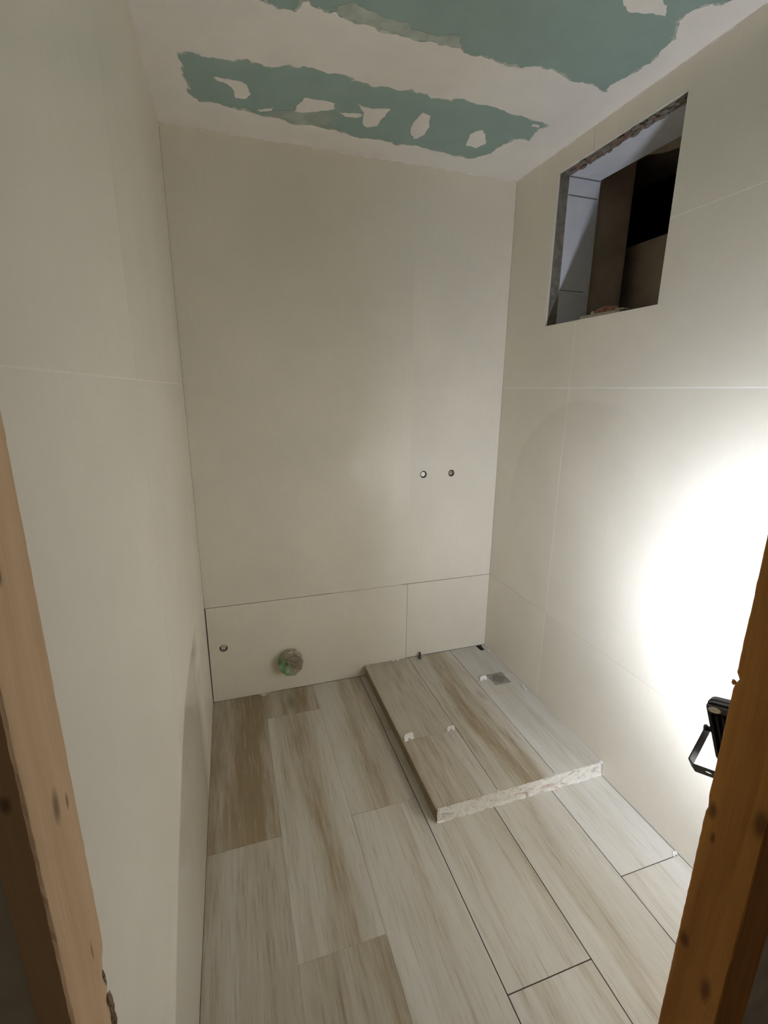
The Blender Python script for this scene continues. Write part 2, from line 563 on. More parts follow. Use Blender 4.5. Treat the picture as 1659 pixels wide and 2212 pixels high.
box_obj('open_joint', (0.0042, 0.0012, 0.4978), (0.60, 0.0090, 0.5004), M['joint_dark'], wall_back)
# grout wiped over part of the low seam
box_obj('grout_line', (0.60, 0.0006, 0.4985), (0.97, 0.006, 0.5004), M['riser_edge'], wall_back)
box_obj('grout_line', (SX - 0.0004, 0.0004, 0.51), (SX + 0.0004, 0.006, H - 0.002), M['grout'], wall_back)

# ------------------------------------------------------------------ left wall
wall_left = box_obj('wall_left', (-0.16, -1.774, -0.08), (-TT - 0.0004, 0.034, H + 0.2), M['substrate'], center=False)
tag(wall_left, kind='structure')
LS = -1.072
for (y0, y1) in ((-0.0006, LS + 0.0007), (LS - 0.0007, FY - 0.03)):
    for (z0, z1) in ((0.0010, 0.4998), (0.5002, 1.4989), (1.5011, H - 0.001)):
        poly_obj('tile', [rect(y1, z0, y0, z1)], TT, LX, M['wall_tile_low'], wall_left)
box_obj('grout_line', (-0.006, FY, 1.4989), (-0.0002, -0.001, 1.5011), M['grout_beige'], wall_left)
box_obj('grout_line', (-0.006, LS - 0.0007, 0.002), (-0.0003, LS + 0.0007, H - 0.002), M['grout_beige'], wall_left)
box_obj('grout_line', (-0.006, FY, 0.4998), (-0.0002, -0.001, 0.5002), M['riser_edge'], wall_left)

# ------------------------------------------------------------------ right wall with the rough opening
RS = -0.497
wall_right = poly_obj('wall_right', [rect(-1.79, -0.08, 0.034, H + 0.2), rect(WY0 - 0.003, WZ0 - 0.001, WY1 + 0.002, WZ1 + 0.003)], 0.155,
                      lambda u, v, w: (W + 0.055 + w, u, v), M['masonry'])
tag(wall_right, kind='structure')
rr = random.Random(3)
edge = rough([(WY0, WZ0), (WY1, WZ0), (WY1, WZ1), (-0.45, WZ1 + 0.002), (-0.70, WZ1 + 0.004), (WY0, WZ1)], 0.004, 5, rr)
edge_tile = rect(WY0, WZ0, WY1, WZ1)
poly_obj('mortar_bed', [rect(-1.79, -0.08, 0.034, H + 0.1), edge], 0.0445, lambda u, v, w: (W + TT + 0.0004 + w, u, v), M['raw_mortar'], wall_right)


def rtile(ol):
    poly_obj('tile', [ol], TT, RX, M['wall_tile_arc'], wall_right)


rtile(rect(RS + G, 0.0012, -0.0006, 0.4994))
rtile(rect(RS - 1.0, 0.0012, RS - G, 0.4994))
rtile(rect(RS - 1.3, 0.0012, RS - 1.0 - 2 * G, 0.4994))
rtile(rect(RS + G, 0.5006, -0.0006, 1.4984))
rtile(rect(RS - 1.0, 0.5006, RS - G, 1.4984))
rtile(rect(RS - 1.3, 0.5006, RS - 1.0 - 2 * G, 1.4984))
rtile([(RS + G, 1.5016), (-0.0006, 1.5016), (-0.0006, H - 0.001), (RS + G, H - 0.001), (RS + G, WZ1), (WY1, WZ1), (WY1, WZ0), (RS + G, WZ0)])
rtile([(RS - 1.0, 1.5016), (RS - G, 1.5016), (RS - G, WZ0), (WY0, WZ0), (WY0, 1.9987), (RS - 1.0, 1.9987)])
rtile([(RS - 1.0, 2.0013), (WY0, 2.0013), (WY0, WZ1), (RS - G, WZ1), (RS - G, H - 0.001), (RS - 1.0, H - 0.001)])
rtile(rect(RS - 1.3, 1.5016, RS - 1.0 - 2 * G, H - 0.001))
box_obj('grout_line', (W + 0.0001, FY, 1.4984), (W + 0.006, -0.002, 1.5016), M['grout'], wall_right)
box_obj('grout_line', (W + 0.0003, RS - G, 0.0635), (W + 0.006, RS + G, WZ0 - 0.002), M['grout'], wall_right)
box_obj('grout_line', (W + 0.0002, RS - 1.0, 1.9987), (W + 0.006, WY0, 2.0013), M['grout'], wall_right)
box_obj('grout_line', (W + 0.0004, FY, 0.4994), (W + 0.006, -0.62, 0.5006), M['riser_edge'], wall_right)

# mortar crumbs hanging at the head of the opening
window_1 = empty('window_1', (W + 0.1, (WY0 + WY1) / 2, WZ0))
tag(window_1, kind='structure')


def lump(bm, c, r, rnd, sub=2, sq=(1, 1, 1)):
    vs = bmesh.ops.create_icosphere(bm, subdivisions=sub, radius=1.0)['verts']
    for v in vs:
        k = 1 + rnd.uniform(-0.28, 0.28)
        v.co = Vector([c[i] + v.co[i] * r * sq[i] * k for i in range(3)])


bm = bmesh.new()
for i in range(46):
    y = rr.uniform(WY0 + 0.01, WY1 - 0.02)
    lump(bm, (W + rr.uniform(0.012, 0.05), y, WZ1 - rr.uniform(0.0, 0.006)), rr.uniform(0.004, 0.009), rr, 1, (1.2, 2.4, 0.7))
o = bm_obj('mortar_crumbs', bm, M['raw_mortar'], window_1)
o.matrix_parent_inverse = Matrix.Translation(-window_1.location)
o['kind'] = 'stuff'
bm = bmesh.new()
y = WY0
pts_a = []
while y < WY1 - 0.02:
    pts_a.append((y, WZ1 - 0.001 - rr.uniform(0, 0.004)))
    y += 0.02
strip = [(WY0, WZ1 + 0.004)] + pts_a + [(WY1, WZ1 + 0.004)]
o = poly_obj('chipped_edge', [rough(strip, 0.002, 2, rr)], 0.006, lambda u, v, w_: (W + 0.030 + w_, u, v), M['brick'], window_1)
o.matrix_parent_inverse = Matrix.Translation(-window_1.location)
# saw cuts / block joints in the white jamb
for (z0, xa, xb) in ((2.262, 1.548, 1.690), (1.905, 1.548, 1.672), (2.328, 1.548, 1.695)):
    bm = bmesh.new()
    box(bm, (xa, WY1 - 0.0004, z0 - 0.0013), (xb, WY1 + 0.0035, z0 + 0.0013))
    o = bm_obj('block_joint', bm, M['raw_mortar'], window_1)
    o.matrix_parent_inverse = Matrix.Translation(-window_1.location)

# ------------------------------------------------------------------ dark shaft beyond the opening
wall_shaft = box_obj('wall_shaft_side', (1.702, -0.276, 1.45), (1.895, -0.20, 2.9), M['shaft'])
tag(wall_shaft, kind='structure')
wall_far = box_obj('wall_shaft_end', (2.00, -1.60, 1.30), (2.08, 0.50, 2.142), M['shaft'])
tag(wall_far, kind='structure')
shaft_shell = bmesh.new()  # added black box, closes the void to outside light
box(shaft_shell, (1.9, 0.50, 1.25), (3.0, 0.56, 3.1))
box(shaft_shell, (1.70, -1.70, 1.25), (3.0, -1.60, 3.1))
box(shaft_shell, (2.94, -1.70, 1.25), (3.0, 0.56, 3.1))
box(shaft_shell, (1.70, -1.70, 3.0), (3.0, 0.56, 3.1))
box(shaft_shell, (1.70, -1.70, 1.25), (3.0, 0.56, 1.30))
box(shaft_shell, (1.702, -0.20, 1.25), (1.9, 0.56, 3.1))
o = bm_obj('wall_shaft_void_box', shaft_shell, M['void_black'])
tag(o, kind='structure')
rag = rough([(1.702, -0.52), (1.74, -0.545), (1.775, -0.60), (1.80, -0.66), (1.85, -0.74), (1.90, -1.0), (1.702, -1.0)], 0.010, 4, rr)
o = poly_obj('ceiling_shaft', [rag], 0.03, lambda u, v, w_: (u, v, 2.338 + w_), M['shaft'])
tag(o, kind='structure')
o = poly_obj('trim_shaft_board', [rough([(2.02, -0.55), (2.02, 0.3), (2.28, 0.3), (2.28, -0.55)], 0.01, 3, rr)], 0.03, lambda u, v, w_: (u, v, 2.50 + w_), M['shaft'])
tag(o, kind='structure')

# ------------------------------------------------------------------ ceiling
ceiling = box_obj('ceiling', (-0.05, -1.80, H + 0.0004), (W + 0.09, 0.05, H + 0.05), M['substrate'], center=False)
tag(ceiling, kind='structure')
for (y0, y1) in ((0.03, -0.572), (-0.574, -1.774)):
    box_obj('plasterboard', (-0.008, y1, H - 0.0002), (W + 0.05, y0, H + 0.0125), M['green'], ceiling)
A_ = [(0.098, -0.412), (0.134, -0.427), (0.16, -0.427), (0.182, -0.417), (0.236, -0.426), (0.29, -0.45), (0.306, -0.438), (0.338, -0.432), (0.362, -0.434), (0.408, -0.465), (0.441, -0.461), (0.465, -0.469), (0.525, -0.46), (0.601, -0.468), (0.649, -0.456), (0.68, -0.445), (0.742, -0.454), (0.791, -0.476), (0.824, -0.464), (0.852, -0.466), (0.871, -0.446), (0.937, -0.456), (0.966, -0.479), (1.022, -0.469), (1.145, -0.46), (1.266, -0.447), (1.334, -0.442), (1.318, -0.407), (1.322, -0.368), (1.332, -0.318), (1.276, -0.31), (1.255, -0.246), (1.247, -0.185), (1.188, -0.119), (1.126, -0.117), (1.057, -0.13), (0.97, -0.135), (0.91, -0.138), (0.871, -0.119), (0.808, -0.136), (0.721, -0.127), (0.664, -0.139), (0.618, -0.154), (0.525, -0.158), (0.446, -0.144), (0.415, -0.162), (0.329, -0.163), (0.273, -0.167), (0.218, -0.182), (0.147, -0.175), (0.127, -0.2), (0.112, -0.279), (0.104, -0.332), (0.101, -0.382)]
B_ = [(0.311, -0.678), (0.341, -0.674), (0.369, -0.67), (0.397, -0.668), (0.411, -0.694), (0.425, -0.715), (0.449, -0.697), (0.468, -0.692), (0.497, -0.704), (0.531, -0.686), (0.569, -0.684), (0.634, -0.672), (0.696, -0.678), (0.753, -0.679), (0.795, -0.678), (0.854, -0.689), (0.869, -0.676), (0.926, -0.68), (0.979, -0.67), (1.066, -0.671), (1.102, -0.691), (1.15, -0.695), (1.227, -0.672), (1.279, -0.676), (1.354, -0.663), (1.391, -0.661), (1.372, -0.693), (1.381, -0.725), (1.4, -0.776), (1.407, -0.809), (1.389, -0.863), (1.392, -0.909), (1.36, -0.94), (1.338, -0.982), (1.35, -1.005), (1.367, -1.026), (1.395, -1.032), (1.401, -1.046), (1.41, -1.2), (1.39, -1.45), (1.40, -1.62), (0.10, -1.63), (0.09, -1.2), (0.11, -0.74), (0.2, -0.69)]
rc = random.Random(11)
CZ = lambda d: (lambda u, v, w_: (u, v, H - 0.0002 - d + w_))
A_r = rough(A_, 0.009, 4, rc, decay=0.62)
B_r = rough(B_, 0.009, 4, rc, decay=0.62)
poly_obj('joint_compound', [rect(-0.008, -1.774, W + 0.05, 0.03), A_r, B_r], 0.0012, CZ(0.0012), M['compound'], ceiling)
ISL = [[(0.195, -0.329), (0.22, -0.33), (0.261, -0.334), (0.295, -0.32), (0.308, -0.278), (0.293, -0.246), (0.262, -0.239), (0.257, -0.277), (0.236, -0.307), (0.211, -0.313)], [(0.46, -0.266), (0.476, -0.313), (0.535, -0.32), (0.577, -0.318), (0.584, -0.287), (0.564, -0.268), (0.493, -0.231), (0.456, -0.225)], [(0.654, -0.338), (0.676, -0.329), (0.723, -0.335), (0.765, -0.346), (0.758, -0.29), (0.751, -0.23), (0.72, -0.21), (0.698, -0.231), (0.684, -0.3)], [(0.876, -0.362), (0.91, -0.352), (0.932, -0.293), (0.934, -0.223), (0.913, -0.19), (0.888, -0.217), (0.871, -0.282)], [(1.097, -0.29), (1.127, -0.331), (1.161, -0.291), (1.187, -0.246), (1.167, -0.204), (1.121, -0.211)], [(1.277, -0.423), (1.307, -0.423), (1.311, -0.409), (1.28, -0.41)], [(0.603, -0.269), (0.649, -0.281), (0.684, -0.282), (0.675, -0.261), (0.627, -0.252)], [(0.332, -0.192), (0.385, -0.223), (0.382, -0.205), (0.346, -0.185)], [(1.137, -0.977), (1.154, -0.965), (1.18, -0.95), (1.209, -0.944), (1.242, -0.952), (1.268, -0.956), (1.293, -0.96), (1.27, -0.987), (1.252, -0.992), (1.225, -1.001), (1.17, -0.999)], [(0.5, -1.3), (0.55, -1.34), (0.6, -1.33), (0.58, -1.26), (0.53, -1.25)], [(0.85, -1.28), (0.92, -1.3), (0.95, -1.25), (0.9, -1.22)]]
for ol in ISL:
    poly_obj('plaster_patch', [rough(ol, 0.006, 4, rc)], 0.0012, CZ(0.0012), M['compound'], ceiling)
SK = [[(0.497, -0.706), (0.512, -0.733), (0.537, -0.748), (0.562, -0.736), (0.617, -0.726), (0.673, -0.73), (0.7, -0.708), (0.755, -0.711), (0.807, -0.724), (0.834, -0.727), (0.857, -0.692), (0.809, -0.685), (0.696, -0.678), (0.569, -0.684), (0.53, -0.688)], [(0.347, -0.169), (0.419, -0.217), (0.547, -0.256), (0.61, -0.238), (0.589, -0.194), (0.565, -0.162), (0.467, -0.141), (0.387, -0.152)], [(0.553, -0.171), (0.614, -0.173), (0.663, -0.143), (0.639, -0.109), (0.571, -0.128)]]
for k, ol in enumerate(SK):
    poly_obj('thin_plaster_skim', [rough(ol, 0.007, 4, rc)], 0.0007, CZ(0.0006), M['skim'] if k == 0 else M['skim_dark'], ceiling)


def feather(ol, dmax, seed):
    """ragged smear of thin compound inside the edge of a bare green area"""
    rf = random.Random(seed)
    n = len(ol)
    area = sum(ol[i][0] * ol[(i + 1) % n][1] - ol[(i + 1) % n][0] * ol[i][1] for i in range(n))
    sg = 1 if area > 0 else -1
    p1, p2, p3 = (rf.uniform(0, 6.28) for _ in range(3))
    out = []
    for i in range(n):
        a, b = Vector(ol[i - 1]), Vector(ol[(i + 1) % n])
        d = (b - a).normalized()
        nn = Vector((-d.y, d.x)) * sg
        t = 2 * math.pi * i / n
        k = max(0.04, 0.45 + 0.35 * math.sin(13 * t + p1) + 0.3 * math.sin(29 * t + p2)) * rf.uniform(0.4, 1.2)
        out.append(tuple(Vector(ol[i]) + nn * dmax * k))
    return out


for k, ol in enumerate((A_r, B_r)):
    poly_obj('feathered_edge', [ol, feather(ol, 0.012, 31 + k)], 0.0006, CZ(0.0005), M['skim_edge'], ceiling)
# bead of compound run along the top of the walls
bm = bmesh.new()
for i in range(60):
    x = rc.uniform(0.0, W)
    lump(bm, (x, -0.0005, H - rc.uniform(0.0, 0.006)), 0.004, rc, 1, (rc.uniform(2, 6), 0.35, 0.7))
for i in range(60):
    y = rc.uniform(FY, 0)
    lump(bm, (W + 0.0005, y, H - rc.uniform(0.0, 0.006)), 0.004, rc, 1, (0.35, rc.uniform(2, 6), 0.7))
o = bm_obj('corner_filler', bm, M['compound'], ceiling)
o['kind'] = 'stuff'

# ------------------------------------------------------------------ door-side wall and corridor
WF0, WF1 = -1.800, -1.776
wall_front = bmesh.new()
box(wall_front, (0.930, WF0, -0.01), (W + 0.6, WF1, H + 0.1))
box(wall_front, (-1.2, WF0, -0.01), (-0.0135, WF1, H + 0.1))
box(wall_front, (-0.0135, WF0, 2.13), (0.930, WF1, H + 0.1))
o = bm_obj('wall_front', wall_front, M['plaster_wall'])
tag(o, kind='structure')
floor_corridor = box_obj('floor_corridor', (-1.2, -3.2, -0.08), (-0.055, -1.80, -0.002), M['plaster_wall'])
tag(floor_corridor, kind='structure')

# ================================================================== THINGS
# ------------------------------------------------------------------ rough pine door frame
door = tag(empty('door_frame', (0.43, (FY + FYN) / 2, 0)), 'rough sawn pine door frame standing close to the camera, with knots and chipped edges', 'door frame')
XL, XR = 0.0104, 0.853


def jamb(name, x0, x1, mat, chips, seed, facing):
    """board with rough sawn arrises; facing = +1 when the opening is on its +x side"""
    rj = random.Random(seed)
    nz, z0, z1 = 220, 0.001, 2.06
    # profile points (opening face first): far arris, face points, near arris, back
    bm = bmesh.new()
    rings = []
    xo, xb = (x1, x0) if facing > 0 else (x0, x1)
    s = 1 if facing > 0 else -1
    for i in range(nz + 1):
        z = z0 + (z1 - z0) * i / nz
        c = 0.0
        for (zc, hgt, dep) in chips:
            d = abs(z - zc) / hgt
            if d < 1:
                c = max(c, dep * (1 - d ** 2) * rj.uniform(0.55, 1.0))
        j = lambda a: rj.uniform(-a, a)
        prof = [
            (xo - s * (0.002 + c * 0.2) + j(.0003), FY - 0.0004 - c + j(.0004)),
            (xo - s * c * 0.5 + j(.0002), FY - 0.003 - c * 1.3 + j(.0004)),
            (xo - s * c * 0.12, FY - 0.016 - c),
            (xo, (FY + FYN) / 2),
            (xo, FYN + 0.012),
            (xo + j(.0003), FYN + 0.002 + j(.0004)),
            (xo - s * 0.002 + j(.0003), FYN + j(.0003)),
            (xb, FYN),
            (xb, FY - c * 0.1),
            ((xo + xb) / 2, FY - c * 0.5),
        ]
        rings.append([bm.verts.new((px, py, z)) for px, py in prof])
    n = len(rings[0])
    for a, b in zip(rings, rings[1:]):
        for k in range(n):
            bm.faces.new((a[k], a[(k + 1) % n], b[(k + 1) % n], b[k]))
    bm.faces.new(rings[0])
    bm.faces.new(rings[-1])
    o = bm_obj(name, bm, mat, door)
    o.matrix_parent_inverse = Matrix.Translation(-door.location)
    return o


M['pine_left'] = pine_mat('sawn_pine', (0.60, 0.42, 0.255), (0.49, 0.325, 0.18),
                          [((0.0104, -1.762, 1.15), 0.0065, 2.6), ((0.0104, -1.741, 1.135), 0.003, 3.0), ((0.0104, -1.775, 1.36), 0.003, 3.0),
                           ((-0.001, -1.806, 1.199), 0.004, 2.0), ((0.0104, -1.75, 0.97), 0.002, 6.0), ((0.0104, -1.79, 0.75), 0.004, 3.0)])
M['pine_right'] = pine_mat('dim_lit_pine', (0.50, 0.235, 0.060), (0.34, 0.140, 0.034),  # dim-light orange put into this jamb's wood colour
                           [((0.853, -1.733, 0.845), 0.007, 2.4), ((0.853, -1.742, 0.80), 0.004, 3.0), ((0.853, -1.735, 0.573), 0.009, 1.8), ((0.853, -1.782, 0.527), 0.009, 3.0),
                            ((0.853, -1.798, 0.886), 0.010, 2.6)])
jl = jamb('jamb', -0.0130, XL, M['pine_left'], [(0.905, 0.035, 0.007), (0.862, 0.035, 0.010), (0.815, 0.05, 0.009), (0.74, 0.05, 0.006)], 5, 1)
jl['label'] = 'pale sawn left jamb with a small knot and a splintered inner edge'
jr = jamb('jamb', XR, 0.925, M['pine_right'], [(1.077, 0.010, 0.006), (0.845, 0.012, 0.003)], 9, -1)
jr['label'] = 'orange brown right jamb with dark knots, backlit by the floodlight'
bm = bmesh.new()
box(bm, (-0.013, FYN, 2.062), (0.925, FY, 2.128), 0.002)
o = bm_obj('head_rail', bm, M['pine_left'], door)
o.matrix_parent_inverse = Matrix.Translation(-door.location)
# splinters on the left arris and a torn chip on the right one
rs = random.Random(21)
bm = bmesh.new()
for i in range(34):
    z = rs.uniform(0.62, 0.91)
    lump(bm, (XL - rs.uniform(0.001, 0.005), FY - rs.uniform(0.0015, 0.0095), z), 0.0030, rs, 1, (rs.uniform(0.8, 1.3), rs.uniform(0.8, 1.4), rs.uniform(2.5, 5.5)))
o = bm_obj('splinters', bm, M['bark'], jl)
o['kind'] = 'stuff'
bm = bmesh.new()
lump(bm, (XR + 0.002, FY + 0.0006, 1.069), 0.002, rs, 1, (1.0, 1.6, 2.5))
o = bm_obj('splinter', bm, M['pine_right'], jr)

# ------------------------------------------------------------------ shower platform
plat = tag(empty('shower_platform', (PX0, PY1, 0)), 'raised shower base tiled in wood-look planks with unfinished plaster front edge', 'shower base')
OFF = Matrix.Translation(-plat.location)


def pp(o):
    o.parent = plat
    o.matrix_parent_inverse = OFF
    return o


pp(box_obj('mortar_core', (PX0 + 0.012, PY1 + 0.006, 0.0004), (W - 0.002, -0.002, PZ - 0.0098), M['substrate']))
# lumpy plastered front edge
bm = bmesh.new()
nx, nz = 150, 10
rp = random.Random(2)
gv = []
for i in range(nx + 1):
    col = []
    for k in range(nz + 1):
        x = PX0 + 0.002 + (W - 0.004 - PX0) * i / nx
        t = k / nz
        z = 0.0006 + (PZ - 0.0016) * t
        yy = PY1 - 0.0005 - 0.004 * (1 - t) ** 2 + rp.uniform(-0.0006, 0.0006) + 0.0012 * (1 - t) * math.sin(x * 61) * math.sin(t * 4 + x * 23)
        if k == 0:
            yy -= 0.003 + 0.003 * math.sin(x * 47) * math.sin(x * 101 + 1)
        if k == nz:
            yy = PY1 + 0.001 + rp.uniform(-0.0005, 0.0005)
        col.append(bm.verts.new((x, yy, z)))
    gv.append(col)
for i in range(nx):
    for k in range(nz):
        bm.faces.new((gv[i][k], gv[i + 1][k], gv[i + 1][k + 1], gv[i][k + 1]))
back = [[bm.verts.new((c.co.x, PY1 + 0.006, c.co.z)) for c in (col[0], col[-1])] for col in gv]
for i in range(nx):
    bm.faces.new((gv[i][0], back[i][0], back[i + 1][0], gv[i + 1][0]))
    bm.faces.new((gv[i][-1], gv[i + 1][-1], back[i + 1][1], back[i][1]))
    bm.faces.new((back[i][0], back[i][1], back[i + 1][1], back[i + 1][0]))
fr = pp(bm_obj('plaster_front', bm, M['step_front']))
fr['label'] = 'rough white plaster front with reddish brick smears'
TH = 0.0095
x1, x2 = 1.0160, 1.2675
pk = lambda *a, **k: pp(plank('plank', *a, plat, **k))
pk(PX0 - 0.0004, x1 - 0.0010, -0.0012, -0.5895, PZ, 0.52, 0.95, heart=0.05)
pk(PX0 - 0.0004, x1 - 0.0010, -0.5915, PY1, PZ, 0.46, 0.95, heart=0.05)
pk(x1 + 0.0014, x2 - 0.0013, -0.0012, PY1, PZ, 0.50, 0.97, heart=0.28)
DX0, DX1, DY0, DY1 = 1.3400, 1.4370, -0.3670, -0.2690   # drain cut-out
y3 = -0.3085
g = 0.0016
pk(x2 + 0.0012, W - 0.0008, -0.0012, y3 + 0.001, PZ, 0.24, 0.93, heart=0.0,
   outline=[(x2 + 0.0012, y3 + 0.001), (DX0 - g, y3 + 0.001), (DX0 - g, DY1 + g), (DX1 + g, DY1 + g), (DX1 + g, y3 + 0.001), (W - 0.0008, y3 + 0.001), (W - 0.0008, -0.0012), (1.468, -0.0012), (1.452, -0.058), (1.436, -0.05), (1.432, -0.0012), (x2 + 0.0012, -0.0012)])
pk(x2 + 0.0012, W - 0.0008, y3 - 0.001, PY1, PZ, 0.26, 0.95, heart=0.0,
   outline=[(x2 + 0.0012, y3 - 0.001), (x2 + 0.0012, PY1), (W - 0.0008, PY1), (W - 0.0008, y3 - 0.001), (DX1 + g, y3 - 0.001), (DX1 + g, DY0 - g), (DX0 - g, DY0 - g), (DX0 - g, y3 - 0.001)])
rz = plank('riser_plank', PX0 + 0.001, PX0 + 0.011, -0.0015, PY1 - 0.001, PZ - TH - 0.0004, 1.05, 0.80, plat, th=PZ - TH - 0.0012)
pp(rz)
rz['label'] = 'dark brown riser along the side of the shower base'
pp(box_obj('edge_trim', (PX0 - 0.0022, PY1, PZ - 0.0085), (PX0 - 0.0008, -0.002, PZ - 0.0004), M['riser_edge'], plat))
for c_, r_, q_ in (((W - 0.006, PY1 - 0.001, PZ - 0.002), 0.006, (1, 1, 0.9)), ((W - 0.012, PY1 - 0.004, 0.004), 0.005, (2.2, 1, 0.8)),
                   ((PX0 + 0.015, PY1 - 0.006, 0.003), 0.004, (4, 1.4, 0.8))):
    bm = bmesh.new()
    lump(bm, c_, r_, rp, 2, q_)
    pp(bm_obj('plaster_lump', bm, M['compound'], plat))
box_g = pp(box_obj('grout_line', (DX1 + g, y3 - 0.001, PZ - 0.008), (W - 0.001, y3 + 0.001, PZ - 0.0003), M['grout'], plat))
pp(box_obj('grout_line', (PX0 + 0.08, -0.5915, PZ - 0.008), (x1 - 0.06, -0.5895, PZ - 0.0006), M['riser_edge'], plat))

# ------------------------------------------------------------------ drain grate
drain = tag(empty('floor_drain', ((DX0 + DX1) / 2, (DY0 + DY1) / 2, PZ)), 'square perforated stainless drain cover set into the shower base', 'drain')
DOFF = Matrix.Translation(-drain.location)
hs = []
for i in range(-4, 5):
    for j in range(-4, 5):
        if i * i + j * j <= 17:
            hs.append(circle((DX0 + DX1) / 2 + i * 0.0078, (DY0 + DY1) / 2 + j * 0.0078, 0.0026, 10))
o = poly_obj('grate_plate', [rect(DX0, DY0, DX1, DY1)] + hs, 0.002, lambda u, v, w_: (u, v, PZ - 0.0004 - w_), M['steel'], drain)
o.matrix_parent_inverse = DOFF
bm = bmesh.new()
box(bm, (DX0 + 0.004, DY0 + 0.004, PZ - 0.0095), (DX1 - 0.004, DY1 - 0.004, PZ - 0.0060))
o = bm_obj('trap_void', bm, M['dark_hole'], drain)
o.matrix_parent_inverse = DOFF
o = poly_obj('frame', [rect(DX0 - 0.0012, DY0 - 0.0012, DX1 + 0.0012, DY1 + 0.0012), rect(DX0 + 0.0001, DY0 + 0.0001, DX1 - 0.0001, DY1 - 0.0001)], 0.008, lambda u, v, w_: (u, v, PZ - 0.0003 - w_), M['grout'], drain)
o.matrix_parent_inverse = DOFF


# ------------------------------------------------------------------ levelling clips (white plastic tabs left in the joints)
def clip_mesh(wd, ht, th, notch):
    a = wd / 2
    ol = [(-a, 0), (-notch, 0), (-notch * 0.8, ht * 0.22), (0, ht * 0.34), (notch * 0.8, ht * 0.22), (notch, 0), (a, 0), (a, ht * 0.7), (a * 0.72, ht), (-a * 0.72, ht), (-a, ht * 0.72)]
    return poly_mesh([ol], th, lambda u, v, w_: (u, w_ - th / 2, v))


def clip(loc, rz, rx, wd, ht, notch, label, ry=0.0):
    t = tag(empty('levelling_clip', loc), label, 'tile clip', 'white tile levelling clips')
    t.rotation_euler = (rx, ry, rz)
    bm_obj('tab', clip_mesh(wd, ht, 0.0018, notch), M['white_plastic'], t)
    bm = bmesh.new()
    box(bm, (-wd * 0.46, -0.004, -0.0003), (-notch * 1.1, 0.004, 0.0012))
    box(bm, (notch * 1.1, -0.004, -0.0003), (wd * 0.46, 0.004, 0.0012))
    bm_obj('foot', bm, M['white_plastic'], t)
    return t


clip((0.797, -0.590, PZ), math.radians(12), math.radians(-18), 0.046, 0.028, 0.006, 'larger tilted white clip at the outer left edge of the shower base')
clip((0.990, -0.590, PZ), 0.0, math.radians(-6), 0.036, 0.021, 0.005, 'upright white clip at the inner end of the cross joint between two planks')
clip((1.309, y3, PZ), math.radians(4), math.radians(-20), 0.038, 0.021, 0.005, 'white clip touching the left corner of the drain cover')
clip((1.476, -0.425, PZ), math.radians(82), math.radians(-60), 0.042, 0.016, 0.008, 'white clip lying at the right wall just in front of the drain')
clip((1.480, -0.078, PZ), math.radians(80), math.radians(-62), 0.034, 0.014, 0.007, 'small broken white clip near the back right corner of the shower base')
clip((0.941, -0.0075, PZ), 0.0, math.radians(8), 0.042, 0.014, 0.009, 'white clip against the back wall at the rear edge of the shower base')
clip((1.477, -1.284, 0.0), 0.0, math.radians(-35), 0.018, 0.012, 0.004, 'tiny white clip stub on the lower floor joint by the right wall')

# black wedge in the corner
t = tag(empty('black_wedge', (1.449, -0.030, PZ)), 'black plastic wedge stuck in the tile gap at the back right corner', 'wedge')
bm = bmesh.new()
ol = [(-0.008, 0.024), (0.012, 0.024), (0.010, -0.022), (-0.003, -0.022)]
bm2 = poly_mesh([ol], 0.004, lambda u, v, w_: (u, v, -0.002 + w_))
bm_obj('wedge_body', bm2, M['dark_hole'], t)
bm = bmesh.new()
for k in range(4):
    box(bm, (-0.0055 + 0.0012 * k, 0.017 - 0.010 * k, 0.0018), (0.0095, 0.019 - 0.010 * k, 0.0032))
bm_obj('ribs', bm, M['black_metal'], t)

# metal stub rising from the rear of the platform
t = tag(empty('threaded_stub', (1.077, -0.020, PZ)), 'short dark metal stub standing on the shower base against the back wall', 'metal stub')
bm = bmesh.new()
cyl(bm, (-0.006, -0.012, 0.0015), (0.003, 0.006, 0.030), 0.0062, 0.0058, 18)
for k in range(6):
    q0 = Vector((-0.006, -0.012, 0.0015)).lerp(Vector((0.003, 0.006, 0.030)), 0.1 + 0.14 * k)
    tube(bm, q0, q0 + Vector((0.0004, 0.0008, 0.0016)), 0.0070, 0.0050, 18)
bm_obj('shank', bm, M['black_metal'], t)
bm = bmesh.new()
cyl(bm, (0.0028, 0.0056, 0.0292), (0.0040, 0.0080, 0.0325), 0.0062, 0.0040, 18)
bm_obj('tip', bm, M['chrome'], t)

# ------------------------------------------------------------------ water outlets in the back wall


def outlet(x, z, r, name, label, core, group=None):
    t = tag(empty(name, (x, 0.004, z)), label, 'pipe outlet', group)
    bm = bmesh.new()
    tube(bm, (0, 0.0285, 0), (0, 0.010, 0), r * 0.97, r * 0.76, 28)
    bm_obj('elbow_rim', bm, M['gap_shade_brass'], t)  # rim coloured dark to stand for the shaded gap around the plug
    bm = bmesh.new()
    cyl(bm, (0, 0.0275, 0), (0, 0.0035, 0), r * 0.70, r * 0.66, 14)
    bmesh.ops.bevel(bm, geom=list(bm.edges), offset=r * 0.05, segments=1, affect='EDGES')
    plug = bm_obj('plug', bm, core, t)
    bm = bmesh.new()
    box(bm, (-r * 0.36, 0.0005, -r * 0.13), (r * 0.36, 0.0040, r * 0.13), 0.0006)
    bm_obj('plug_key', bm, core, plug)
    return t


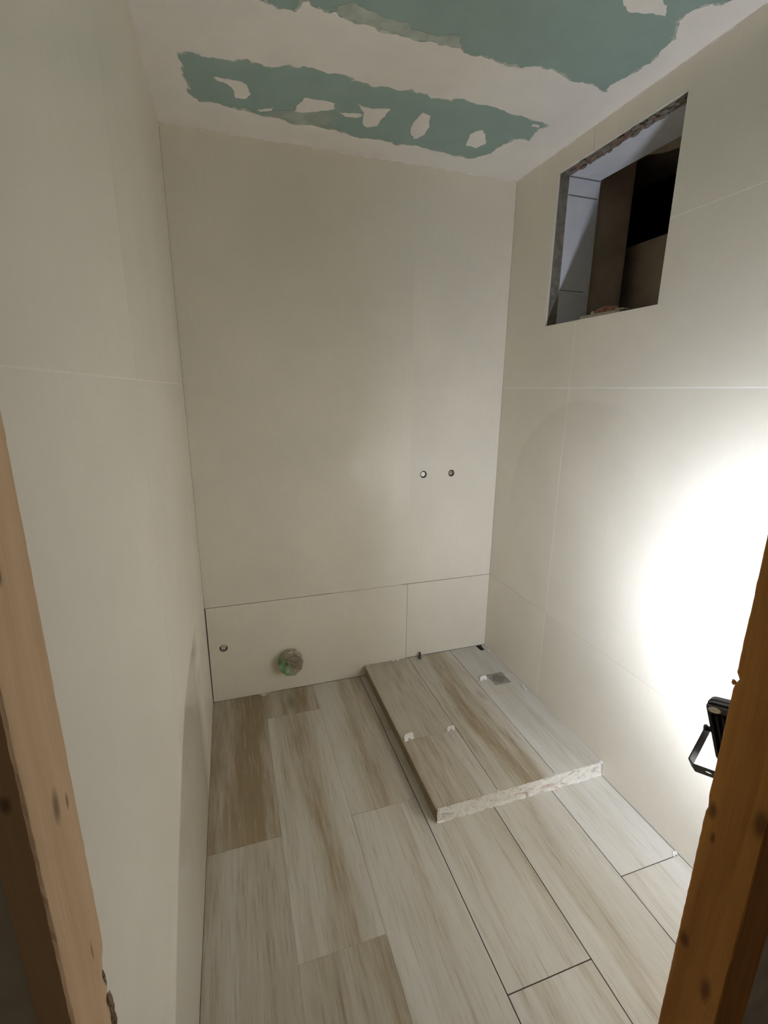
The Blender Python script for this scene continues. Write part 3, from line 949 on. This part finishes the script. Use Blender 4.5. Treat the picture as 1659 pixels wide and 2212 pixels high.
outlet(1.0746, 1.0787, 0.0178, 'water_outlet', 'left of two round water outlets on the back wall, with grey plug', M['chrome'], 'shower mixer outlets')
outlet(1.2275, 1.0789, 0.0173, 'water_outlet', 'right of two round water outlets on the back wall, with brownish plug', M['copper'], 'shower mixer outlets')
outlet(0.0689, 0.2828, 0.0188, 'toilet_supply_outlet', 'single small pipe outlet low on the back wall near the left corner', M['chrome'])

# ------------------------------------------------------------------ wrapped waste pipe
wp = tag(empty('waste_pipe', (0.379, 0.0, 0.166)), 'wide waste pipe covered in crumpled green plastic low on the back wall', 'pipe')
bm = bmesh.new()
tube(bm, (0, 0.030, 0), (0, -0.036, 0), 0.0555, 0.0515, 40)
bm_obj('pipe', bm, M['pvc'], wp)
rb = random.Random(17)
bm = bmesh.new()
NR, NA = 16, 56
prof = [(0.0574, 0.004), (0.0580, -0.012), (0.0582, -0.028), (0.0580, -0.044), (0.0572, -0.052), (0.0535, -0.0545), (0.044, -0.0500), (0.034, -0.0450), (0.023, -0.0420), (0.012, -0.0410)]
rings = []
ph = [rb.uniform(0, 6.28) for _ in range(8)]
for k, (r, y) in enumerate(prof):
    ring = []
    for i in range(NA):
        a = 2 * math.pi * i / NA
        cr = 0.0016 * math.sin(9 * a + ph[0] + k * 0.9) + 0.0013 * math.sin(17 * a + ph[1] - k * 1.7) + rb.uniform(-0.0009, 0.0009)
        rad = r + (cr if k > 0 else 0)
        yy = y + ((0.0045 * math.sin(3 * a + ph[2] + k * 0.8) + 0.0035 * abs(math.sin(5.5 * a + k * 1.3 + ph[3])) - 0.0015) * min(1.0, 0.35 + 0.2 * (k - 4)) if k > 3 else 0)
        ring.append(bm.verts.new((rad * math.cos(a), yy, rad * math.sin(a) * (1.0 if k == 0 else 1.08) + (0.0 if k == 0 else 0.004))))
    rings.append(ring)
for a_, b_ in zip(rings, rings[1:]):
    for i in range(NA):
        bm.faces.new((a_[i], a_[(i + 1) % NA], b_[(i + 1) % NA], b_[i]))
c0 = bm.verts.new((0.002, -0.0395, 0.0))
for i in range(NA):
    bm.faces.new((rings[-1][i], rings[-1][(i + 1) % NA], c0))
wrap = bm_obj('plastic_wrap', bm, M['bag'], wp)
# torn folds of wrap lying over the front
bm = bmesh.new()
for (x, z, ln, an) in ((0.016, 0.020, 0.046, -0.85), (0.026, 0.006, 0.040, -0.75), (0.000, 0.036, 0.060, 0.30), (0.022, -0.020, 0.038, 0.25), (-0.022, 0.016, 0.040, 1.25), (0.012, -0.006, 0.03, 0.5), (0.030, 0.030, 0.05, -0.5)):
    d = Vector((math.cos(an), 0, math.sin(an))) * ln / 2
    p0, p1 = Vector((x, -0.048, z)) - d, Vector((x, -0.049, z)) + d
    pm = (p0 + p1) / 2 + Vector((0.002, -0.003, 0.003))
    cyl(bm, p0, pm, 0.0014, 0.0034, 5)
    cyl(bm, pm, p1, 0.0034, 0.0010, 5)
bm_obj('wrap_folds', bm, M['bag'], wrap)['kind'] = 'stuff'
bm = bmesh.new()
lump(bm, (0.0, -0.046, 0.0675), 0.0032, rb, 1, (2.0, 1.5, 1.3))
lump(bm, (-0.010, -0.044, 0.0650), 0.0028, rb, 1, (1.6, 1.8, 1.2))
bm_obj('wrap_tuft', bm, M['white_plastic'], wrap)

# ------------------------------------------------------------------ crumbs of plaster on the floor
t = tag(empty('plaster_crumb', (0.240, -0.014, 0.0)), 'flat flake of pale plaster on the floor at the foot of the back wall', 'plaster crumb')
bm2 = poly_mesh([rough([(-0.022, 0.010), (0.030, 0.011), (0.012, -0.003), (0.0, -0.016), (-0.010, -0.004)], 0.002, 2, rb)], 0.003, lambda u, v, w_: (u, v, 0.0002 + w_))
bm_obj('flake', bm2, M['offcut'], t)

# ------------------------------------------------------------------ things on the sill of the opening
t = tag(empty('tile_offcut', (1.575, -0.54, WZ0)), 'pale straight offcut strip lying on the sill of the wall opening', 'tile offcut')
bm = bmesh.new()
box(bm, (-0.022, -0.085, 0.0), (0.022, 0.092, 0.024), 0.001, Matrix.Rotation(math.radians(4), 4, 'Z'))
bm_obj('strip', bm, M['offcut'], t)
t = tag(empty('broken_brick', (1.587, -0.545, WZ0 + 0.0245)), 'broken reddish brick piece resting on the pale offcut in the opening', 'brick')
bm = bmesh.new()
lump(bm, (0, 0.012, 0.0125), 0.014, rb, 2, (1.1, 3.4, 0.85))
lump(bm, (0, -0.045, 0.010), 0.010, rb, 2, (1.0, 1.5, 0.9))
bm_obj('brick_core', bm, M['brick'], t)
bm = bmesh.new()
lump(bm, (-0.008, 0.062, 0.009), 0.008, rb, 2, (0.8, 0.9, 1.0))
bm_obj('mortar_smear', bm, M['offcut'], t)
t = tag(empty('plaster_flake', (1.560, -0.648, WZ0)), 'small pale flake balanced beside the brick at the near end of the offcut', 'plaster flake')
bm = bmesh.new()
box(bm, (-0.012, -0.026, 0.022), (0.012, 0.016, 0.026), 0.0, Matrix.Rotation(math.radians(5), 4, 'X'))
box(bm, (-0.008, -0.004, 0.0), (0.008, 0.012, 0.024))
bm_obj('flake', bm, M['offcut'], t)

# ------------------------------------------------------------------ LED floodlight
LC = Vector((1.1182, -1.6380, 0.8224))
yaw, tilt, roll = 0.2968, 0.0945, 0.2851
ax = Vector((math.cos(tilt) * math.cos(yaw), math.cos(tilt) * math.sin(yaw), math.sin(tilt)))
wv_ = ax.cross(Vector((0, 0, 1))).normalized()
hv_ = wv_.cross(ax)
w2 = wv_ * math.cos(roll) + hv_ * math.sin(roll)
h2 = -wv_ * math.sin(roll) + hv_ * math.cos(roll)
# local axes: x = width, y = height, z = beam direction
LM = Matrix((w2, h2, ax)).transposed().to_4x4()
lamp = tag(empty('floodlight', LC), 'black floodlight with ribbed back glowing onto the right wall, half hidden by the right jamb', 'floodlight')
lamp.matrix_world = Matrix.Translation(LC) @ LM
LW, LH, LD = 0.185, 0.140, 0.030


def rrect(wd, ht, r, n=6):
    out = []
    for cx, cy, a0 in ((wd / 2 - r, ht / 2 - r, 0), (-wd / 2 + r, ht / 2 - r, 90), (-wd / 2 + r, -ht / 2 + r, 180), (wd / 2 - r, -ht / 2 + r, 270)):
        for i in range(n + 1):
            a = math.radians(a0 + 90 * i / n)
            out.append((cx + r * math.cos(a), cy + r * math.sin(a)))
    return out


bm = poly_mesh([rrect(LW, LH, 0.016), rrect(LW - 0.020, LH - 0.020, 0.010)], 0.012, lambda u, v, w_: (u, v, LD / 2 - 0.012 + w_))
bm_obj('bezel', bm, M['black_metal'], lamp)
bm = poly_mesh([rrect(LW - 0.004, LH - 0.004, 0.014)], 0.010, lambda u, v, w_: (u, v, -LD / 2 + 0.007 + w_))
housing = bm_obj('housing', bm, M['black_metal'], lamp)
bm = poly_mesh([rrect(LW - 0.021, LH - 0.021, 0.010)], 0.0015, lambda u, v, w_: (u, v, LD / 2 - 0.011 + w_))
bm_obj('led_panel', bm, M['led'], lamp)
nf = 15
for k in range(nf):
    x = -LW / 2 + 0.014 + (LW - 0.028) * k / (nf - 1)
    bm = bmesh.new()
    box(bm, (x - 0.0014, -LH / 2 + 0.010, -LD / 2 - 0.008), (x + 0.0014, LH / 2 - 0.024, -LD / 2 + 0.0075))
    bm_obj('fin', bm, M['black_metal'], housing)
bm = bmesh.new()
box(bm, (-LW / 2 + 0.008, LH / 2 - 0.020, -LD / 2 - 0.003), (LW / 2 - 0.008, LH / 2 - 0.006, -LD / 2 + 0.0075), 0.002)
top_rib = bm_obj('top_rib', bm, M['bracket'], lamp)
bm = bmesh.new()
vs = cyl(bm, (-LW / 2 + 0.022, LH / 2 - 0.0125, -LD / 2 - 0.0030), (-LW / 2 + 0.022, LH / 2 - 0.0125, -LD / 2 - 0.0046), 0.0062, None, 24)
for v in vs:
    v.co.x = (v.co.x + LW / 2 - 0.022) * 1.9 - LW / 2 + 0.022
o = bm_obj('vent_plate', bm, M['badge'], top_rib)
o['label'] = 'pale oval plate on the back'
# U bracket: arms run back and down from the side pivots
ang = math.radians(17)
bdir = Vector((0, -math.sin(ang), -math.cos(ang)))
bn = Vector((0, math.cos(ang), -math.sin(ang)))
hw = 0.0100


def strap(p0, p1, wid, th, mat, name, hole=None):
    """flat bar between p0 and p1, width along wid, thickness th"""
    p0, p1 = Vector(p0), Vector(p1)
    d = p1 - p0
    n_ = d.cross(wid).normalized() * th / 2
    L_ = d.length
    dn = d.normalized()
    wn = wid.normalized()
    ols = [[(0, -hw), (L_, -hw), (L_, hw), (0, hw)]]
    for hx in (hole or []):
        ols.append([(hx + 0.007 * math.cos(t_ * math.pi / 6), 0.0035 * math.sin(t_ * math.pi / 6)) for t_ in range(12)])
    b_ = poly_mesh(ols, th, lambda u, v, w_: tuple(p0 + dn * u + wn * v + n_ * (2 * w_ / th - 1)))
    return bm_obj(name, b_, mat, lamp)


AL = 0.094
xs = LW / 2 + 0.006
for s_ in (-1, 1):
    strap((s_ * xs, 0, -0.002), Vector((s_ * xs, 0, -0.002)) + bdir * AL, bn, 0.0025, M['bracket'], 'bracket_arm')
    e0 = Vector((s_ * xs, 0, -0.002)) + bdir * AL
    strap(e0, e0 + Vector((-s_ * 0.010, 0, 0)) + bdir * 0.009, bn, 0.0025, M['bracket'], 'bracket_corner')
    bm = bmesh.new()
    cyl(bm, (s_ * (LW / 2 - 0.002), 0, -0.002), (s_ * (xs + 0.002), 0, -0.002), 0.0055, None, 16)
    cyl(bm, (s_ * (xs + 0.001), 0, -0.002), (s_ * (xs + 0.006), 0, -0.002), 0.0075, None, 6)
    bm_obj('pivot_bolt', bm, M['black_metal'], lamp)
e1 = Vector((-xs + 0.010, 0, -0.002)) + bdir * (AL + 0.009)
e2 = Vector((xs - 0.010, 0, -0.002)) + bdir * (AL + 0.009)
strap(e1, e2, bn, 0.0025, M['bracket'], 'bracket_bar', hole=[0.026, (e2 - e1).length / 2, (e2 - e1).length - 0.026])

# timber block behind the jamb that the bracket is bolted to
bc = lamp.matrix_world @ ((e1 + e2) / 2)
bd_w = (LM.to_3x3() @ bdir).normalized()
bm = bmesh.new()
face_c = bc + bd_w * 0.0016
x_face = face_c.x
box(bm, (0.935, -1.7762, face_c.z - 0.055), (0.970, -1.694, face_c.z + 0.045), 0.001)
o = bm_obj('mount_block', bm, M['dark_wood'], lamp)
o.matrix_parent_inverse = lamp.matrix_world.inverted()
bm = bmesh.new()
cyl(bm, bc - bd_w * 0.006, bc + bd_w * 0.075, 0.004, None, 14)
cyl(bm, bc - bd_w * 0.007, bc - bd_w * 0.0015, 0.008, None, 6)
o = bm_obj('bolt', bm, M['bolt'], lamp)
o.matrix_parent_inverse = lamp.matrix_world.inverted()
